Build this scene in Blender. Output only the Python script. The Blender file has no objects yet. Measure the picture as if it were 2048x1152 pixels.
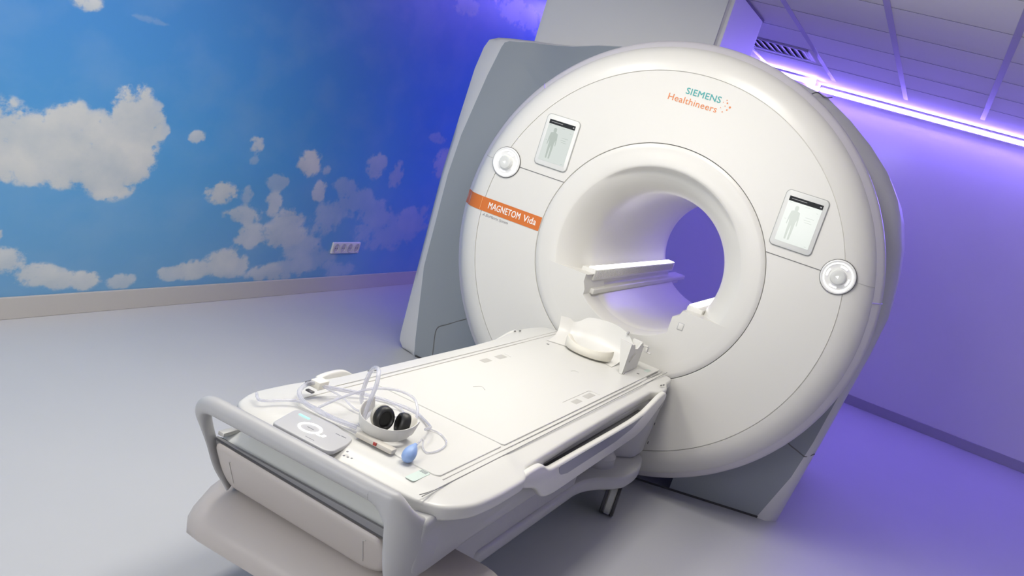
import bpy, bmesh, math, random
from mathutils import Vector, Matrix
random.seed(4)
PI = math.pi
sc = bpy.context.scene
COL = sc.collection

# ------------------------------------------------------------------ camera
R = [[0.8599180011703429, 0.41629648189567453, 0.29536125410162783],
     [0.34579793213287474, -0.0494924633116931, -0.9370028208111053],
     [-0.3754528217976658, 0.9078809036633743, -0.18651392271770262]]
cam = bpy.data.cameras.new('camera')
cam.lens = 1836.55 / 2048 * 36.0
cam.sensor_width = 36.0
cam.clip_start = .05
camo = bpy.data.objects.new('camera', cam)
COL.objects.link(camo)
M = Matrix(((R[0][0], -R[1][0], -R[2][0], 1.18742),
            (R[0][1], -R[1][1], -R[2][1], -4.40534),
            (R[0][2], -R[1][2], -R[2][2], 1.65648),
            (0, 0, 0, 1)))
camo.matrix_world = M
sc.camera = camo

# ------------------------------------------------------------------ world, exposure
w = bpy.data.worlds.new('world'); sc.world = w; w.use_nodes = True
w.node_tree.nodes['Background'].inputs[0].default_value = (.5, .5, .6, 1)
w.node_tree.nodes['Background'].inputs[1].default_value = .0
sc.view_settings.view_transform = 'Standard'
sc.view_settings.look = 'None'
sc.view_settings.gamma = 1
sc.view_settings.exposure = 0.0
sc.view_settings.use_curve_mapping = False

CEIL = 2.66
def area(name, loc, rot, sx, sy, power, color, spread=PI):
    l = bpy.data.lights.new(name, 'AREA'); l.shape = 'RECTANGLE'; l.size = sx; l.size_y = sy
    l.energy = power; l.color = color; l.spread = spread
    o = bpy.data.objects.new(name, l); COL.objects.link(o); o.location = loc; o.rotation_euler = rot
    return o
WHITE = (1, .955, .86)
PANELS = [(-1.05, -1.14), (.15, -1.14), (-1.05, -2.14), (.15, -1.81)]
for (px, py) in PANELS:
    area('panel_lamp', (px, py, CEIL - .03), (0, 0, 0), .5, .5, 13.8, WHITE)
# added white fill light, set at an invented window in the front wall
area('fill_light', (-.7, -5.385, 1.60), (PI/2, 0, 0), 1.9, 1.0, 34, (1, .985, .95))
LEDC = (.24, .13, 1.0)

# ------------------------------------------------------------------ materials
MATS = {}
def mat(name, col, rough=.4, spec=.5, metal=0, coat=0, emit=None, es=0, trans=0, alpha=1, bump=0, bscale=200, vary=0):
    if name in MATS: return MATS[name]
    m = bpy.data.materials.new(name); m.use_nodes = True
    nt = m.node_tree; b = nt.nodes['Principled BSDF']
    b.inputs['Base Color'].default_value = (*col, 1)
    b.inputs['Roughness'].default_value = rough
    b.inputs['Specular IOR Level'].default_value = spec
    b.inputs['Metallic'].default_value = metal
    b.inputs['Coat Weight'].default_value = coat
    b.inputs['Transmission Weight'].default_value = trans
    b.inputs['Alpha'].default_value = alpha
    if emit:
        b.inputs['Emission Color'].default_value = (*emit, 1); b.inputs['Emission Strength'].default_value = es
    tc = nt.nodes.new('ShaderNodeTexCoord')
    n = nt.nodes.new('ShaderNodeTexNoise'); n.inputs['Scale'].default_value = bscale; n.inputs['Detail'].default_value = 3
    nt.links.new(tc.outputs['Object'], n.inputs['Vector'])
    if bump:
        bp = nt.nodes.new('ShaderNodeBump'); bp.inputs['Strength'].default_value = bump; bp.inputs['Distance'].default_value = .002
        nt.links.new(n.outputs[0], bp.inputs['Height']); nt.links.new(bp.outputs[0], b.inputs['Normal'])
    if vary:
        n2 = nt.nodes.new('ShaderNodeTexNoise'); n2.inputs['Scale'].default_value = 2.5
        nt.links.new(tc.outputs['Object'], n2.inputs['Vector'])
        mx = nt.nodes.new('ShaderNodeMix'); mx.data_type = 'RGBA'
        mx.inputs['A'].default_value = (*[c * (1 - vary) for c in col], 1)
        mx.inputs['B'].default_value = (*[min(1, c * (1 + vary)) for c in col], 1)
        nt.links.new(n2.outputs[0], mx.inputs['Factor']); nt.links.new(mx.outputs['Result'], b.inputs['Base Color'])
    MATS[name] = m
    return m
WH = mat('white_plastic', (.71, .70, .665), .32, bump=.02)
TB = mat('table_white', (.66, .655, .625), .35, bump=.02)
GR = mat('grey_shell', (.30, .33, .36), .45, bump=.03)
GL = mat('light_grey_plastic', (.45, .45, .455), .4, bump=.02)
RIM = mat('rim_plastic', (.62, .60, .64), .3)
BE = mat('beige_plastic', (.50, .46, .435), .42, bump=.02)
CR = mat('cream_foam', (.80, .77, .68), .6, bump=.05)
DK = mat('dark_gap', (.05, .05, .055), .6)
DG = mat('dark_rubber', (.08, .08, .085), .5)
SEAM = mat('seam_line', (.16, .16, .16), .6)
SEAML = mat('soft_seam', (.50, .49, .47), .6)
SLOT = mat('slot_grey', (.47, .46, .43), .5)
ORG = mat('orange_band', (.64, .17, .03), .35)
ORT = mat('orange_letter', (.72, .22, .06), .5)
TEAL = mat('teal_letter', (.05, .36, .36), .5)
GTX = mat('grey_letter', (.25, .25, .28), .5)
BLK = mat('black_foam', (.012, .012, .012), .45)
BLKG = mat('black_gloss', (.015, .015, .018), .2)
TUBE = mat('clear_tube', (.66, .67, .76), .2, trans=.25, alpha=.5)
BLUE = mat('blue_rubber', (.27, .40, .70), .4)
RED = mat('red_plastic', (.35, .03, .02), .4)
GRN = mat('pale_green_sticker', (.60, .70, .64), .5)
WGL = mat('white_glow', (1, 1, 1), .4, emit=(1, 1, .97), es=1.6)
GGL = mat('green_glow', (.2, .9, .7), .4, emit=(.25, 1, .75), es=1.3)
SCR = mat('screen_light', (.05, .05, .05), .15, emit=(.76, .81, .76), es=.84)
SCF = mat('screen_figure', (.05, .05, .05), .15, emit=(.58, .65, .58), es=.74)
SCD = mat('screen_header', (.02, .022, .025), .5, spec=.2)
LAMP = mat('lamp_diffuser', (1, 1, 1), .5, emit=(1, .97, .92), es=3)
LEDM = mat('led_glow', (.3, .2, 1), .5, emit=(.255, .175, 1.0), es=190)
BLD = mat('bore_light', (1, 1, 1), .5, emit=(1, .98, .96), es=2.5)
WALLW = mat('lacquered_wall', (.84, .82, .84), .16, spec=.5, vary=.01)
PLW = mat('plain_wall', (.66, .66, .66), .5)
BASE = mat('skirting', (.50, .48, .46), .4)
BASEB = mat('skirting_back', (.42, .40, .46), .4)
CEILM = mat('ceiling_tile', (.92, .90, .86), .75, bump=.15, bscale=300)
BAR = mat('ceiling_bar', (.42, .40, .46), .4)
SHR = mat('shroud_paint', (.80, .80, .80), .5)

# ------------------------------------------------------------------ mesh helpers
KEEP = {'rail_ribbing', 'logo_dots', 'sticker_print', 'lettering', 'logo_lettering', 'tagline_lettering', 'pin_hole', 'air_hose', 'frame', 'glow_shield', 'light_diffuser', 'key_symbols'}
def fin(name, bm, m, parent=None, smooth=True, ang=35, props=None):
    if name not in KEEP and not name.startswith(('wall', 'ceiling', 'trim')):
        seen = {}; isl = []
        for v0 in bm.verts:
            if v0 in seen: continue
            st_ = [v0]; seen[v0] = len(isl); g = []
            while st_:
                v = st_.pop(); g.append(v)
                for e in v.link_edges:
                    u_ = e.other_vert(v)
                    if u_ not in seen: seen[u_] = len(isl); st_.append(u_)
            isl.append(g)
        if len(isl) > 1:
            last = None
            for g in isl:
                b2 = bmesh.new(); mp_ = {v: b2.verts.new(v.co) for v in g}; done = set()
                for v in g:
                    for f in v.link_faces:
                        if f not in done: done.add(f); b2.faces.new([mp_[q] for q in f.verts])
                last = fin1(name, b2, m, parent, smooth, ang)
            bm.free(); return last
    return fin1(name, bm, m, parent, smooth, ang)
def fin1(name, bm, m, parent=None, smooth=True, ang=35, recalc=True):
    me = bpy.data.meshes.new(name)
    if recalc: bmesh.ops.recalc_face_normals(bm, faces=bm.faces)
    if parent is not None:
        off = Vector((0, 0, 0)); p = parent
        while p is not None: off += p.location; p = p.parent
        bmesh.ops.translate(bm, verts=bm.verts, vec=-off)
    bm.to_mesh(me); bm.free()
    me.materials.append(m)
    if smooth:
        for p in me.polygons: p.use_smooth = True
        me.set_sharp_from_angle(angle=math.radians(ang))
    o = bpy.data.objects.new(name, me); COL.objects.link(o)
    if parent is not None: o.parent = parent
    return o
def thing(name, label, cat, loc, group=None):
    o = bpy.data.objects.new(name, None); COL.objects.link(o); o.location = loc; o.empty_display_size = .05
    o['label'] = label; o['category'] = cat
    if group: o['group'] = group
    return o
def tag(o, label, cat, group=None):
    o['label'] = label; o['category'] = cat
    if group: o['group'] = group
    return o
def struct(o): o['kind'] = 'structure'; return o
def box(bm, x0, x1, y0, y1, z0, z1, bev=0, seg=2):
    r = bmesh.ops.create_cube(bm, size=1, matrix=Matrix.Translation(((x0+x1)/2, (y0+y1)/2, (z0+z1)/2)) @ Matrix.Diagonal((abs(x1-x0), abs(y1-y0), abs(z1-z0), 1)))
    if bev:
        es = list({e for v in r['verts'] for e in v.link_edges})
        bmesh.ops.bevel(bm, geom=es, offset=bev, segments=seg, affect='EDGES', profile=.5)
def B(x0, x1, y0, y1, z0, z1, bev=0, seg=2):
    bm = bmesh.new(); box(bm, x0, x1, y0, y1, z0, z1, bev, seg); return bm
def lathe(prof, n=160, cx=0, cz=1.12, a0=0, a1=2*PI, closed=True, off=None):
    """prof: list of (r, y); revolves about the y axis through (cx, cz)"""
    bm = bmesh.new(); cols = []
    N = n if closed else n + 1
    for i in range(N):
        a = a0 + (a1 - a0) * i / n
        col = []
        for k, (r, y) in enumerate(prof):
            yy = y + (off(a, r, k) if off else 0)
            col.append(bm.verts.new((cx + r * math.cos(a), yy, cz + r * math.sin(a))))
        cols.append(col)
    for i in range(n):
        A = cols[i]; Bc = cols[(i + 1) % N]
        for k in range(len(prof) - 1):
            bm.faces.new((A[k], Bc[k], Bc[k+1], A[k+1]))
    return bm
def lathe_z(bm, prof, cx, cy, n=32):
    cols = []
    for i in range(n):
        a = 2*PI*i/n
        cols.append([bm.verts.new((cx + r*math.cos(a), cy + r*math.sin(a), z)) for r, z in prof])
    for i in range(n):
        A = cols[i]; C2 = cols[(i+1) % n]
        for k in range(len(prof)-1): bm.faces.new((A[k], C2[k], C2[k+1], A[k+1]))
    for e in (0, -1):
        if prof[e][0] > 1e-4: bm.faces.new([c[e] for c in cols])
def catmull(pts, n=8, closed=False):
    P = [Vector(p) for p in pts]; out = []
    L = len(P)
    rng = L if closed else L - 1
    for i in range(rng):
        if closed: p0, p1, p2, p3 = P[(i-1) % L], P[i], P[(i+1) % L], P[(i+2) % L]
        else: p0, p1, p2, p3 = P[max(i-1, 0)], P[i], P[i+1], P[min(i+2, L-1)]
        for k in range(n):
            t = k / n
            out.append(.5*((2*p1) + (p2-p0)*t + (2*p0-5*p1+4*p2-p3)*t*t + (-p0+3*p1-3*p2+p3)*t**3))
    if not closed: out.append(P[-1].copy())
    return out
def tube(bm, path, r, n=10, closed=False, flat=1.0):
    """sweep a circle; r may be a number or a list per path point"""
    L = len(path); rings = []
    up = Vector((0, 0, 1)); prev = None
    for i, p in enumerate(path):
        a = path[(i-1) % L] if (closed or i > 0) else path[i]
        b = path[(i+1) % L] if (closed or i < L-1) else path[i]
        t = (b - a).normalized()
        if prev is None:
            u = up.cross(t)
            if u.length < 1e-3: u = Vector((1, 0, 0)).cross(t)
            u.normalize()
        else:
            u = prev - t * prev.dot(t); u.normalize()
        prev = u; v = t.cross(u)
        rr = r[i] if isinstance(r, (list, tuple)) else r
        rings.append([bm.verts.new(p + rr*(math.cos(2*PI*k/n)*u + flat*math.sin(2*PI*k/n)*v)) for k in range(n)])
    for i in range(L if closed else L-1):
        A = rings[i]; C2 = rings[(i+1) % L]
        for k in range(n): bm.faces.new((A[k], A[(k+1) % n], C2[(k+1) % n], C2[k]))
    if not closed:
        bm.faces.new(rings[0]); bm.faces.new(rings[-1])
def loft(bm, loops, cap0=True, cap1=True, closed=True):
    rings = [[bm.verts.new(p) for p in l] for l in loops]
    n = len(rings[0])
    for i in range(len(rings)-1):
        for k in range(n if closed else n-1):
            bm.faces.new((rings[i][k], rings[i][(k+1) % n], rings[i+1][(k+1) % n], rings[i+1][k]))
    if cap0: bm.faces.new(rings[0])
    if cap1: bm.faces.new(rings[-1])
    return rings
def rrect(x0, x1, y0, y1, r, n=6):
    out = []
    for cx, cy, a in ((x1-r, y1-r, 0), (x0+r, y1-r, PI/2), (x0+r, y0+r, PI), (x1-r, y0+r, 1.5*PI)):
        for k in range(n+1):
            t = a + PI/2*k/n; out.append((cx + r*math.cos(t), cy + r*math.sin(t)))
    return out
def inset(poly, d):
    """shrink a closed 2-D polygon given counter-clockwise (or clockwise) by d"""
    n = len(poly); A = sum(poly[i][0]*poly[(i+1) % n][1]-poly[(i+1) % n][0]*poly[i][1] for i in range(n))
    s = 1 if A > 0 else -1; out = []
    for i in range(n):
        p, q, r = Vector(poly[i-1]), Vector(poly[i]), Vector(poly[(i+1) % n])
        e1 = (q-p).normalized() if (q-p).length > 1e-9 else Vector((1, 0)); e2 = (r-q).normalized() if (r-q).length > 1e-9 else e1
        n1 = Vector((-e1.y, e1.x)); n2 = Vector((-e2.y, e2.x)); m = (n1+n2)
        if m.length < 1e-6: m = n1
        m.normalize(); c = max(.5, m.dot(n1)); q2 = q + m*(s*d/c); out.append((q2.x, q2.y))
    return out
def slab(bm, poly, z0, z1, bev=.005, fn=None, seg=3, bot=True):
    """solid with a horizontal outline; the top (and bottom) edge rounded"""
    fn = fn or (lambda x, y, z: (x, y, z))
    loops = []
    if bot:
        for k in range(seg+1):
            t = PI/2*k/seg; loops.append((inset(poly, bev*(1-math.sin(t))), z0 + bev*(1-math.cos(t))))
    else: loops.append((poly, z0))
    for k in range(seg+1):
        t = PI/2*k/seg; loops.append((inset(poly, bev*(1-math.cos(t))), z1 - bev*(1-math.sin(t))))
    loft(bm, [[fn(x, y, z) for x, y in pl] for pl, z in loops])
def plate(bm, poly, y0, y1, bev=.004, seg=2):
    """solid with an outline in the x-z plane, y0 is the front (towards -y) with rounded edge"""
    loops = []
    for k in range(seg+1):
        t = PI/2*k/seg; loops.append((inset(poly, bev*(1-math.sin(t))), y0 + bev*(1-math.cos(t))))
    loops.append((poly, y1))
    loft(bm, [[(x, y, z) for x, z in pl] for pl, y in loops])
def text(name, body, size, origin, m, parent, bold=0, shear=0, align='CENTER', ext=.0006, fit=None, sp=1.04):
    sx = 1; mw = None
    c = bpy.data.curves.new(name, 'FONT'); c.body = body; c.size = size; c.extrude = ext; c.shear = shear
    c.align_x = align; c.align_y = 'CENTER'; c.resolution_u = 3; c.space_character = sp
    t = bpy.data.objects.new('tmp', c); COL.objects.link(t)
    bpy.context.view_layer.update()
    me = bpy.data.meshes.new_from_object(t.evaluated_get(bpy.context.evaluated_depsgraph_get()))
    bpy.data.objects.remove(t)
    bm = bmesh.new(); bm.from_mesh(me)
    if fit:
        xs = [v.co.x for v in bm.verts]; wd = max(xs)-min(xs); sx = (fit[1]-fit[0])/wd
        bmesh.ops.translate(bm, verts=bm.verts, vec=(-(max(xs)+min(xs))/2, 0, 0)); origin = ((fit[0]+fit[1])/2, origin[1], origin[2])
    if bold:
        g0 = bm.verts[:] + bm.edges[:] + bm.faces[:]
        for dx, dy, dz in ((bold, 0, .00015), (0, bold, .0003), (bold, bold, .00045)):
            d_ = bmesh.ops.duplicate(bm, geom=g0)['geom']
            bmesh.ops.translate(bm, verts=[v for v in d_ if isinstance(v, bmesh.types.BMVert)], vec=(dx/max(sx, .2), dy, dz))
    T = mw if mw is not None else (Matrix.Translation(origin) @ Matrix.Rotation(PI/2, 4, 'X') @ Matrix.Diagonal((sx, 1, 1, 1)))
    bmesh.ops.transform(bm, matrix=T, verts=bm.verts)
    return fin1(name, bm, m, parent, smooth=False, recalc=False)

# ------------------------------------------------------------------ room
XL, XR, YB, YF = -2.46, 3.6, 4.47, -5.4
fl = bmesh.new(); box(fl, XL-.1, XR+.1, YF-.1, YB+.1, -.1, 0)
FLM = bpy.data.materials.new('vinyl_floor'); FLM.use_nodes = True
nt = FLM.node_tree; b = nt.nodes['Principled BSDF']
tc = nt.nodes.new('ShaderNodeTexCoord'); n1 = nt.nodes.new('ShaderNodeTexNoise'); n1.inputs['Scale'].default_value = 1.3; n1.inputs['Detail'].default_value = 4
n2 = nt.nodes.new('ShaderNodeTexNoise'); n2.inputs['Scale'].default_value = 260
mx = nt.nodes.new('ShaderNodeMix'); mx.data_type = 'RGBA'
mx.inputs['A'].default_value = (.49, .50, .52, 1); mx.inputs['B'].default_value = (.54, .545, .56, 1)
nt.links.new(tc.outputs['Object'], n1.inputs['Vector']); nt.links.new(tc.outputs['Object'], n2.inputs['Vector'])
nt.links.new(n1.outputs[0], mx.inputs['Factor']); nt.links.new(mx.outputs['Result'], b.inputs['Base Color'])
bp = nt.nodes.new('ShaderNodeBump'); bp.inputs['Strength'].default_value = .05; bp.inputs['Distance'].default_value = .001
nt.links.new(n2.outputs[0], bp.inputs['Height']); nt.links.new(bp.outputs[0], b.inputs['Normal'])
b.inputs['Roughness'].default_value = .42
struct(fin('floor', fl, FLM, smooth=False))

struct(fin('ceiling', B(XL-.1, XR+.1, YF-.1, YB+.1, CEIL, CEIL+.1), CEILM, smooth=False))
bm = bmesh.new()
x = -2.4
while x < XR:
    box(bm, x-.018, x+.018, YF, 3.9, CEIL-.002, CEIL); x += .6
struct(fin('trim_1', bm, BAR, smooth=False))
bm = bmesh.new()
y = .54 - .67*8
while y < 3.6:
    box(bm, XL, XR, y-.002, y+.002, CEIL-.002, CEIL+.001); y += .67
struct(fin('trim_2', bm, mat('ceiling_joint', (.30, .28, .34), .6), smooth=False))

struct(fin('wall_back', B(XL-.1, XR+.1, YB, YB+.1, 0, CEIL), WALLW, smooth=False))
struct(fin('trim_3', B(XL, -.17, YB-.37, YB+.02, 0, CEIL, .004), WALLW, smooth=False))     # the wall steps forward
struct(fin('wall_right', B(XR, XR+.1, YF-.1, YB+.1, 0, CEIL), PLW, smooth=False))
struct(fin('wall_front', B(XL-.1, XR+.1, YF-.1, YF, 0, CEIL), PLW, smooth=False))

# mural wall: printed sky; the cloud density is computed per vertex, its edges come from shader noise
CL = [(-1.68, 0.898, 0.145, 0.135, 1), (-1.55, 0.849, 0.154, 0.141, 1), (-1.35, 0.962, 0.129, 0.111, 1), (-1.2, 0.882, 0.179, 0.151, 1), (-1.0, 1.087, 0.129, 0.122, 1), (-0.93, 0.938, 0.158, 0.173, 1), (-1.0, 0.815, 0.204, 0.151, 1), (-1.04, 0.71, 0.156, 0.101, 1), (-1.37, 0.758, 0.231, 0.107, 1), (-1.57, 0.744, 0.168, 0.077, 1), (-0.87, 1.031, 0.09, 0.1, 0.9), (-0.77, 0.998, 0.047, 0.036, 0.8), (-1.39, 1.536, 0.089, 0.05, 0.95), (-1.02, 1.525, 0.12, 0.02, 0.14), (-0.52, 0.984, 0.07, 0.04, 0.8), (-0.04, 0.993, 0.068, 0.056, 0.8), (-0.03, 0.891, 0.043, 0.03, 0.3), (0.5, 0.915, 0.121, 0.092, 1), (0.7, 0.881, 0.042, 0.034, 0.5), (-0.24, 0.682, 0.139, 0.067, 1), (0.24, 0.777, 0.112, 0.054, 0.5), (0.24, 0.631, 0.085, 0.076, 0.8), (-0.0, 0.684, 0.062, 0.052, 0.5), (-0.0, 0.552, 0.172, 0.049, 0.8), (0.68, 0.735, 0.076, 0.081, 0.8), (0.45, 0.534, 0.145, 0.08, 0.8), (0.09, 0.419, 0.13, 0.082, 0.8), (0.39, 0.42, 0.261, 0.086, 0.8), (0.64, 0.361, 0.185, 0.08, 0.6), (0.84, 0.542, 0.163, 0.121, 0.45), (0.96, 0.789, 0.15, 0.06, 0.4), (1.27, 0.952, 0.126, 0.098, 0.6), (1.57, 0.897, 0.097, 0.106, 0.5), (1.15, 0.674, 0.213, 0.104, 0.4), (1.41, 0.596, 0.229, 0.108, 0.4), (2.03, 0.565, 0.269, 0.118, 0.4), (2.22, 1.045, 0.184, 0.114, 0.5), (1.68, 0.445, 0.42, 0.138, 0.3), (2.02, 1.235, 0.13, 0.043, 0.3), (-1.58, 0.416, 0.021, 0.027, 0.8), (-1.52, 0.294, 0.109, 0.066, 0.9), (-1.35, 0.219, 0.124, 0.06, 0.9), (-1.21, 0.184, 0.099, 0.052, 0.9), (-1.06, 0.17, 0.096, 0.058, 0.9), (-0.82, 0.159, 0.095, 0.045, 0.7), (-0.48, 0.194, 0.108, 0.048, 0.8), (-0.33, 0.205, 0.137, 0.061, 0.9), (-0.09, 0.242, 0.148, 0.087, 0.9), (0.04, 0.22, 0.116, 0.074, 0.8), (0.34, 0.163, 0.171, 0.063, 0.8), (0.62, 0.203, 0.185, 0.102, 0.6), (0.87, 0.257, 0.199, 0.084, 0.4), (1.18, 0.164, 0.18, 0.066, 0.3), (2.85, 2.395, 0.59, 0.103, 0.4), (1.86, 2.261, 0.204, 0.075, 0.35), (2.84, 0.761, 0.438, 0.153, 0.4)]
# more of the same sky where the photograph does not reach
for k in range(26): CL.append((-5.2 + random.random()*3.2, .15 + random.random()*2.2, .15 + random.random()*.2, .08 + random.random()*.1, .8))
bm = bmesh.new()
lay = bm.verts.layers.float_color.new('cloud')
ny, nz = 420, 110
grid = []
for i in range(ny+1):
    yy = YF + (YB+.1-YF)*i/ny; col = []
    for j in range(nz+1):
        zz = CEIL*j/nz
        d = 0; sh = 0; ow = 0; wsum = 1e-6
        for (cy, cz, ry, rz, ww) in CL:
            u = (yy-cy)/ry; v = (zz-cz)/rz
            if abs(u) > 2.2 or abs(v) > 2.2: continue
            q = u*u+v*v
            g = max(0, 1.35-.62*q) if q < 2.18 else 0
            if g > 0: sh += g*v; wsum += g; ow = max(ow, ww*min(1, g*1.3))
            d = max(d, g*.62) + .25*min(d, g*.62)
        vt = bm.verts.new((XL, yy, zz)); vt[lay] = (min(d, 1.3), .5+.5*max(-1, min(1, sh/wsum)), ow, 1); col.append(vt)
    grid.append(col)
for i in range(ny):
    for j in range(nz): bm.faces.new((grid[i][j], grid[i+1][j], grid[i+1][j+1], grid[i][j+1]))
MU = bpy.data.materials.new('printed_sky_mural'); MU.use_nodes = True
nt = MU.node_tree; L = nt.links.new; b = nt.nodes['Principled BSDF']; b.inputs['Roughness'].default_value = .42; b.inputs['Specular IOR Level'].default_value = .3
def N(t, **k):
    n = nt.nodes.new(t)
    for a, v in k.items():
        if hasattr(n, a): setattr(n, a, v)
        else: n.inputs[a].default_value = v
    return n
def mth(op, a, b2=None, clamp=False):
    n = nt.nodes.new('ShaderNodeMath'); n.operation = op; n.use_clamp = clamp
    for i, v in enumerate((a, b2)):
        if v is None: continue
        if isinstance(v, (int, float)): n.inputs[i].default_value = v
        else: L(v, n.inputs[i])
    return n.outputs[0]
at = N('ShaderNodeAttribute', attribute_name='cloud'); sp = N('ShaderNodeSeparateColor'); L(at.outputs['Color'], sp.inputs[0])
tc = N('ShaderNodeTexCoord'); sx_ = N('ShaderNodeSeparateXYZ'); L(tc.outputs['Object'], sx_.inputs[0])
mp = N('ShaderNodeMapping'); mp.inputs['Scale'].default_value = (1, .8, 1.15); L(tc.outputs['Object'], mp.inputs[0])
nA = N('ShaderNodeTexNoise', Scale=6.5, Detail=9.0, Roughness=.62); L(mp.outputs[0], nA.inputs['Vector'])
nB = N('ShaderNodeTexNoise', Scale=15.0, Detail=7.0, Roughness=.6); L(mp.outputs[0], nB.inputs['Vector'])
nC = N('ShaderNodeTexNoise', Scale=3.2, Detail=6.0, Roughness=.5); L(mp.outputs[0], nC.inputs['Vector'])
nz_ = mth('ADD', mth('MULTIPLY', mth('SUBTRACT', nA.outputs[0], .5), 2.3), mth('MULTIPLY', mth('SUBTRACT', nB.outputs[0], .5), 1.3))
dens = mth('ADD', sp.outputs[0], mth('MULTIPLY', nz_, mth('MULTIPLY', mth('MINIMUM', sp.outputs[0], .5), 1.6)))
mr = N('ShaderNodeMapRange', interpolation_type='SMOOTHSTEP'); mr.inputs[1].default_value = .30; mr.inputs[2].default_value = .66
L(dens, mr.inputs[0])
cloudmask = mth('MULTIPLY', mr.outputs[0], mth('MINIMUM', mth('ADD', mth('MULTIPLY', sp.outputs[2], .95), .05), 1.0))
# sky gradient upwards
gr = N('ShaderNodeMapRange'); gr.inputs[1].default_value = 0; gr.inputs[2].default_value = 2.4; L(sx_.outputs[2], gr.inputs[0])
rp = N('ShaderNodeValToRGB'); L(gr.outputs[0], rp.inputs[0])
cr = rp.color_ramp; cr.elements[0].color = (.155, .34, .56, 1); cr.elements[1].color = (.045, .16, .46, 1)
for p, c in ((.2, (.125, .335, .60, 1)), (.38, (.085, .31, .63, 1)), (.6, (.065, .255, .60, 1))):
    e = cr.elements.new(p); e.color = c
wisp = N('ShaderNodeMapRange'); wisp.inputs[1].default_value = .45; wisp.inputs[2].default_value = .8; wisp.inputs[3].default_value = 0; wisp.inputs[4].default_value = .14; L(nC.outputs[0], wisp.inputs[0])
mw_ = N('ShaderNodeMix', data_type='RGBA'); L(wisp.outputs[0], mw_.inputs['Factor']); L(rp.outputs[0], mw_.inputs['A']); mw_.inputs['B'].default_value = (.45, .55, .66, 1)
# cloud tone: grey-blue inner folds, bright tops
fold = N('ShaderNodeMapRange'); fold.inputs[1].default_value = .38; fold.inputs[2].default_value = .62; L(nC.outputs[0], fold.inputs[0])
fold2 = mth('ADD', mth('MULTIPLY', fold.outputs[0], .45), mth('MULTIPLY', nA.outputs[0], .7), True)
fold3 = mth('ADD', mth('MULTIPLY', fold2, .75), mth('MULTIPLY', sp.outputs[1], .32), True)
cc = N('ShaderNodeMix', data_type='RGBA'); L(fold3, cc.inputs['Factor']); cc.inputs['A'].default_value = (.34, .42, .50, 1); cc.inputs['B'].default_value = (.66, .66, .64, 1)
fm = N('ShaderNodeMix', data_type='RGBA'); L(cloudmask, fm.inputs['Factor']); L(mw_.outputs['Result'], fm.inputs['A']); L(cc.outputs['Result'], fm.inputs['B'])
L(fm.outputs['Result'], b.inputs['Base Color'])
struct(fin('wall_left', bm, MU, smooth=False))

struct(fin('baseboard_left', B(XL, XL+.014, YF, YB, 0, .112, .003), BASE, smooth=False))
struct(fin('baseboard_back', B(-.17, XR, YB-.014, YB, 0, .088, .003), BASEB, smooth=False))
struct(fin('baseboard_rear', B(XL+.014, -.156, YB-.384, YB-.37, 0, .088, .003), BASEB, smooth=False))

# LED strip under the ceiling edge, following the step of the wall
led = thing('led_strip', 'glowing violet light strip along the top of the back wall', 'light strip', (-.17, 4.40, 2.62))
def stripseg(bm, x0, x1, y0, y1): box(bm, x0, x1, y0, y1, 2.606, 2.630)
bm = bmesh.new()
stripseg(bm, -.16, XR, YB-.0515, YB-.0460)
stripseg(bm, -.185, -.175, YB-.43, YB-.046)
stripseg(bm, XL+.02, -.16, YB-.4255, YB-.42)
fin('light_diffuser', bm, LEDM, led, smooth=False)
bm = bmesh.new()
for x0, x1, y0 in ((-.16, XR, YB-.045), (XL+.02, -.19, YB-.419)):
    box(bm, x0, x1, y0, y0+.004, 2.598, 2.640)
fin('glow_shield', bm, GL, led, smooth=False)  # added plate behind the strip, keeps its glow off the wall

# ceiling vent near the back wall
vent = thing('air_vent', 'rectangular louvred air vent in ceiling behind the scanner', 'vent', (-.32, 2.8, CEIL-.012))
bm = bmesh.new()
for a in ((-.60, -.05, 2.57, 2.60), (-.60, -.05, 2.99, 3.02), (-.60, -.57, 2.57, 3.02), (-.08, -.05, 2.57, 3.02)): box(bm, *a, CEIL-.014, CEIL-.001, .002)
fin('frame', bm, BAR, vent, smooth=False)
fin('duct_opening', B(-.57, -.08, 2.60, 2.99, CEIL-.003, CEIL-.0015), DK, vent, smooth=False)
bm = bmesh.new()
for k in range(9):
    xx = -.56 + k*.054
    loft(bm, [[(xx, 2.63, CEIL-.003), (xx+.002, 2.63, CEIL-.003), (xx+.046, 2.62, CEIL-.014), (xx+.044, 2.62, CEIL-.014)], [(xx, 2.985, CEIL-.003), (xx+.002, 2.985, CEIL-.003), (xx+.046, 2.985, CEIL-.014), (xx+.044, 2.985, CEIL-.014)]])
fin('louvre', bm, BAR, vent, smooth=False)

# invented window behind the camera, its glowing pane added as white fill
bm = bmesh.new()
for a in ((-1.74, -1.66, 1.02, 2.18), (.26, .34, 1.02, 2.18), (-1.66, .26, 1.02, 1.10), (-1.66, .26, 2.10, 2.18)): box(bm, a[0], a[1], YF, YF+.03, a[2], a[3], .004)
struct(fin1('fill_window_1', bm, GL, smooth=False))
struct(fin('fill_window_2', B(-1.66, .26, YF, YF+.008, 1.10, 2.10), mat('fill_glow', (.8, .8, .8), .2, emit=(1, .985, .95), es=2.2), smooth=False))

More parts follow.
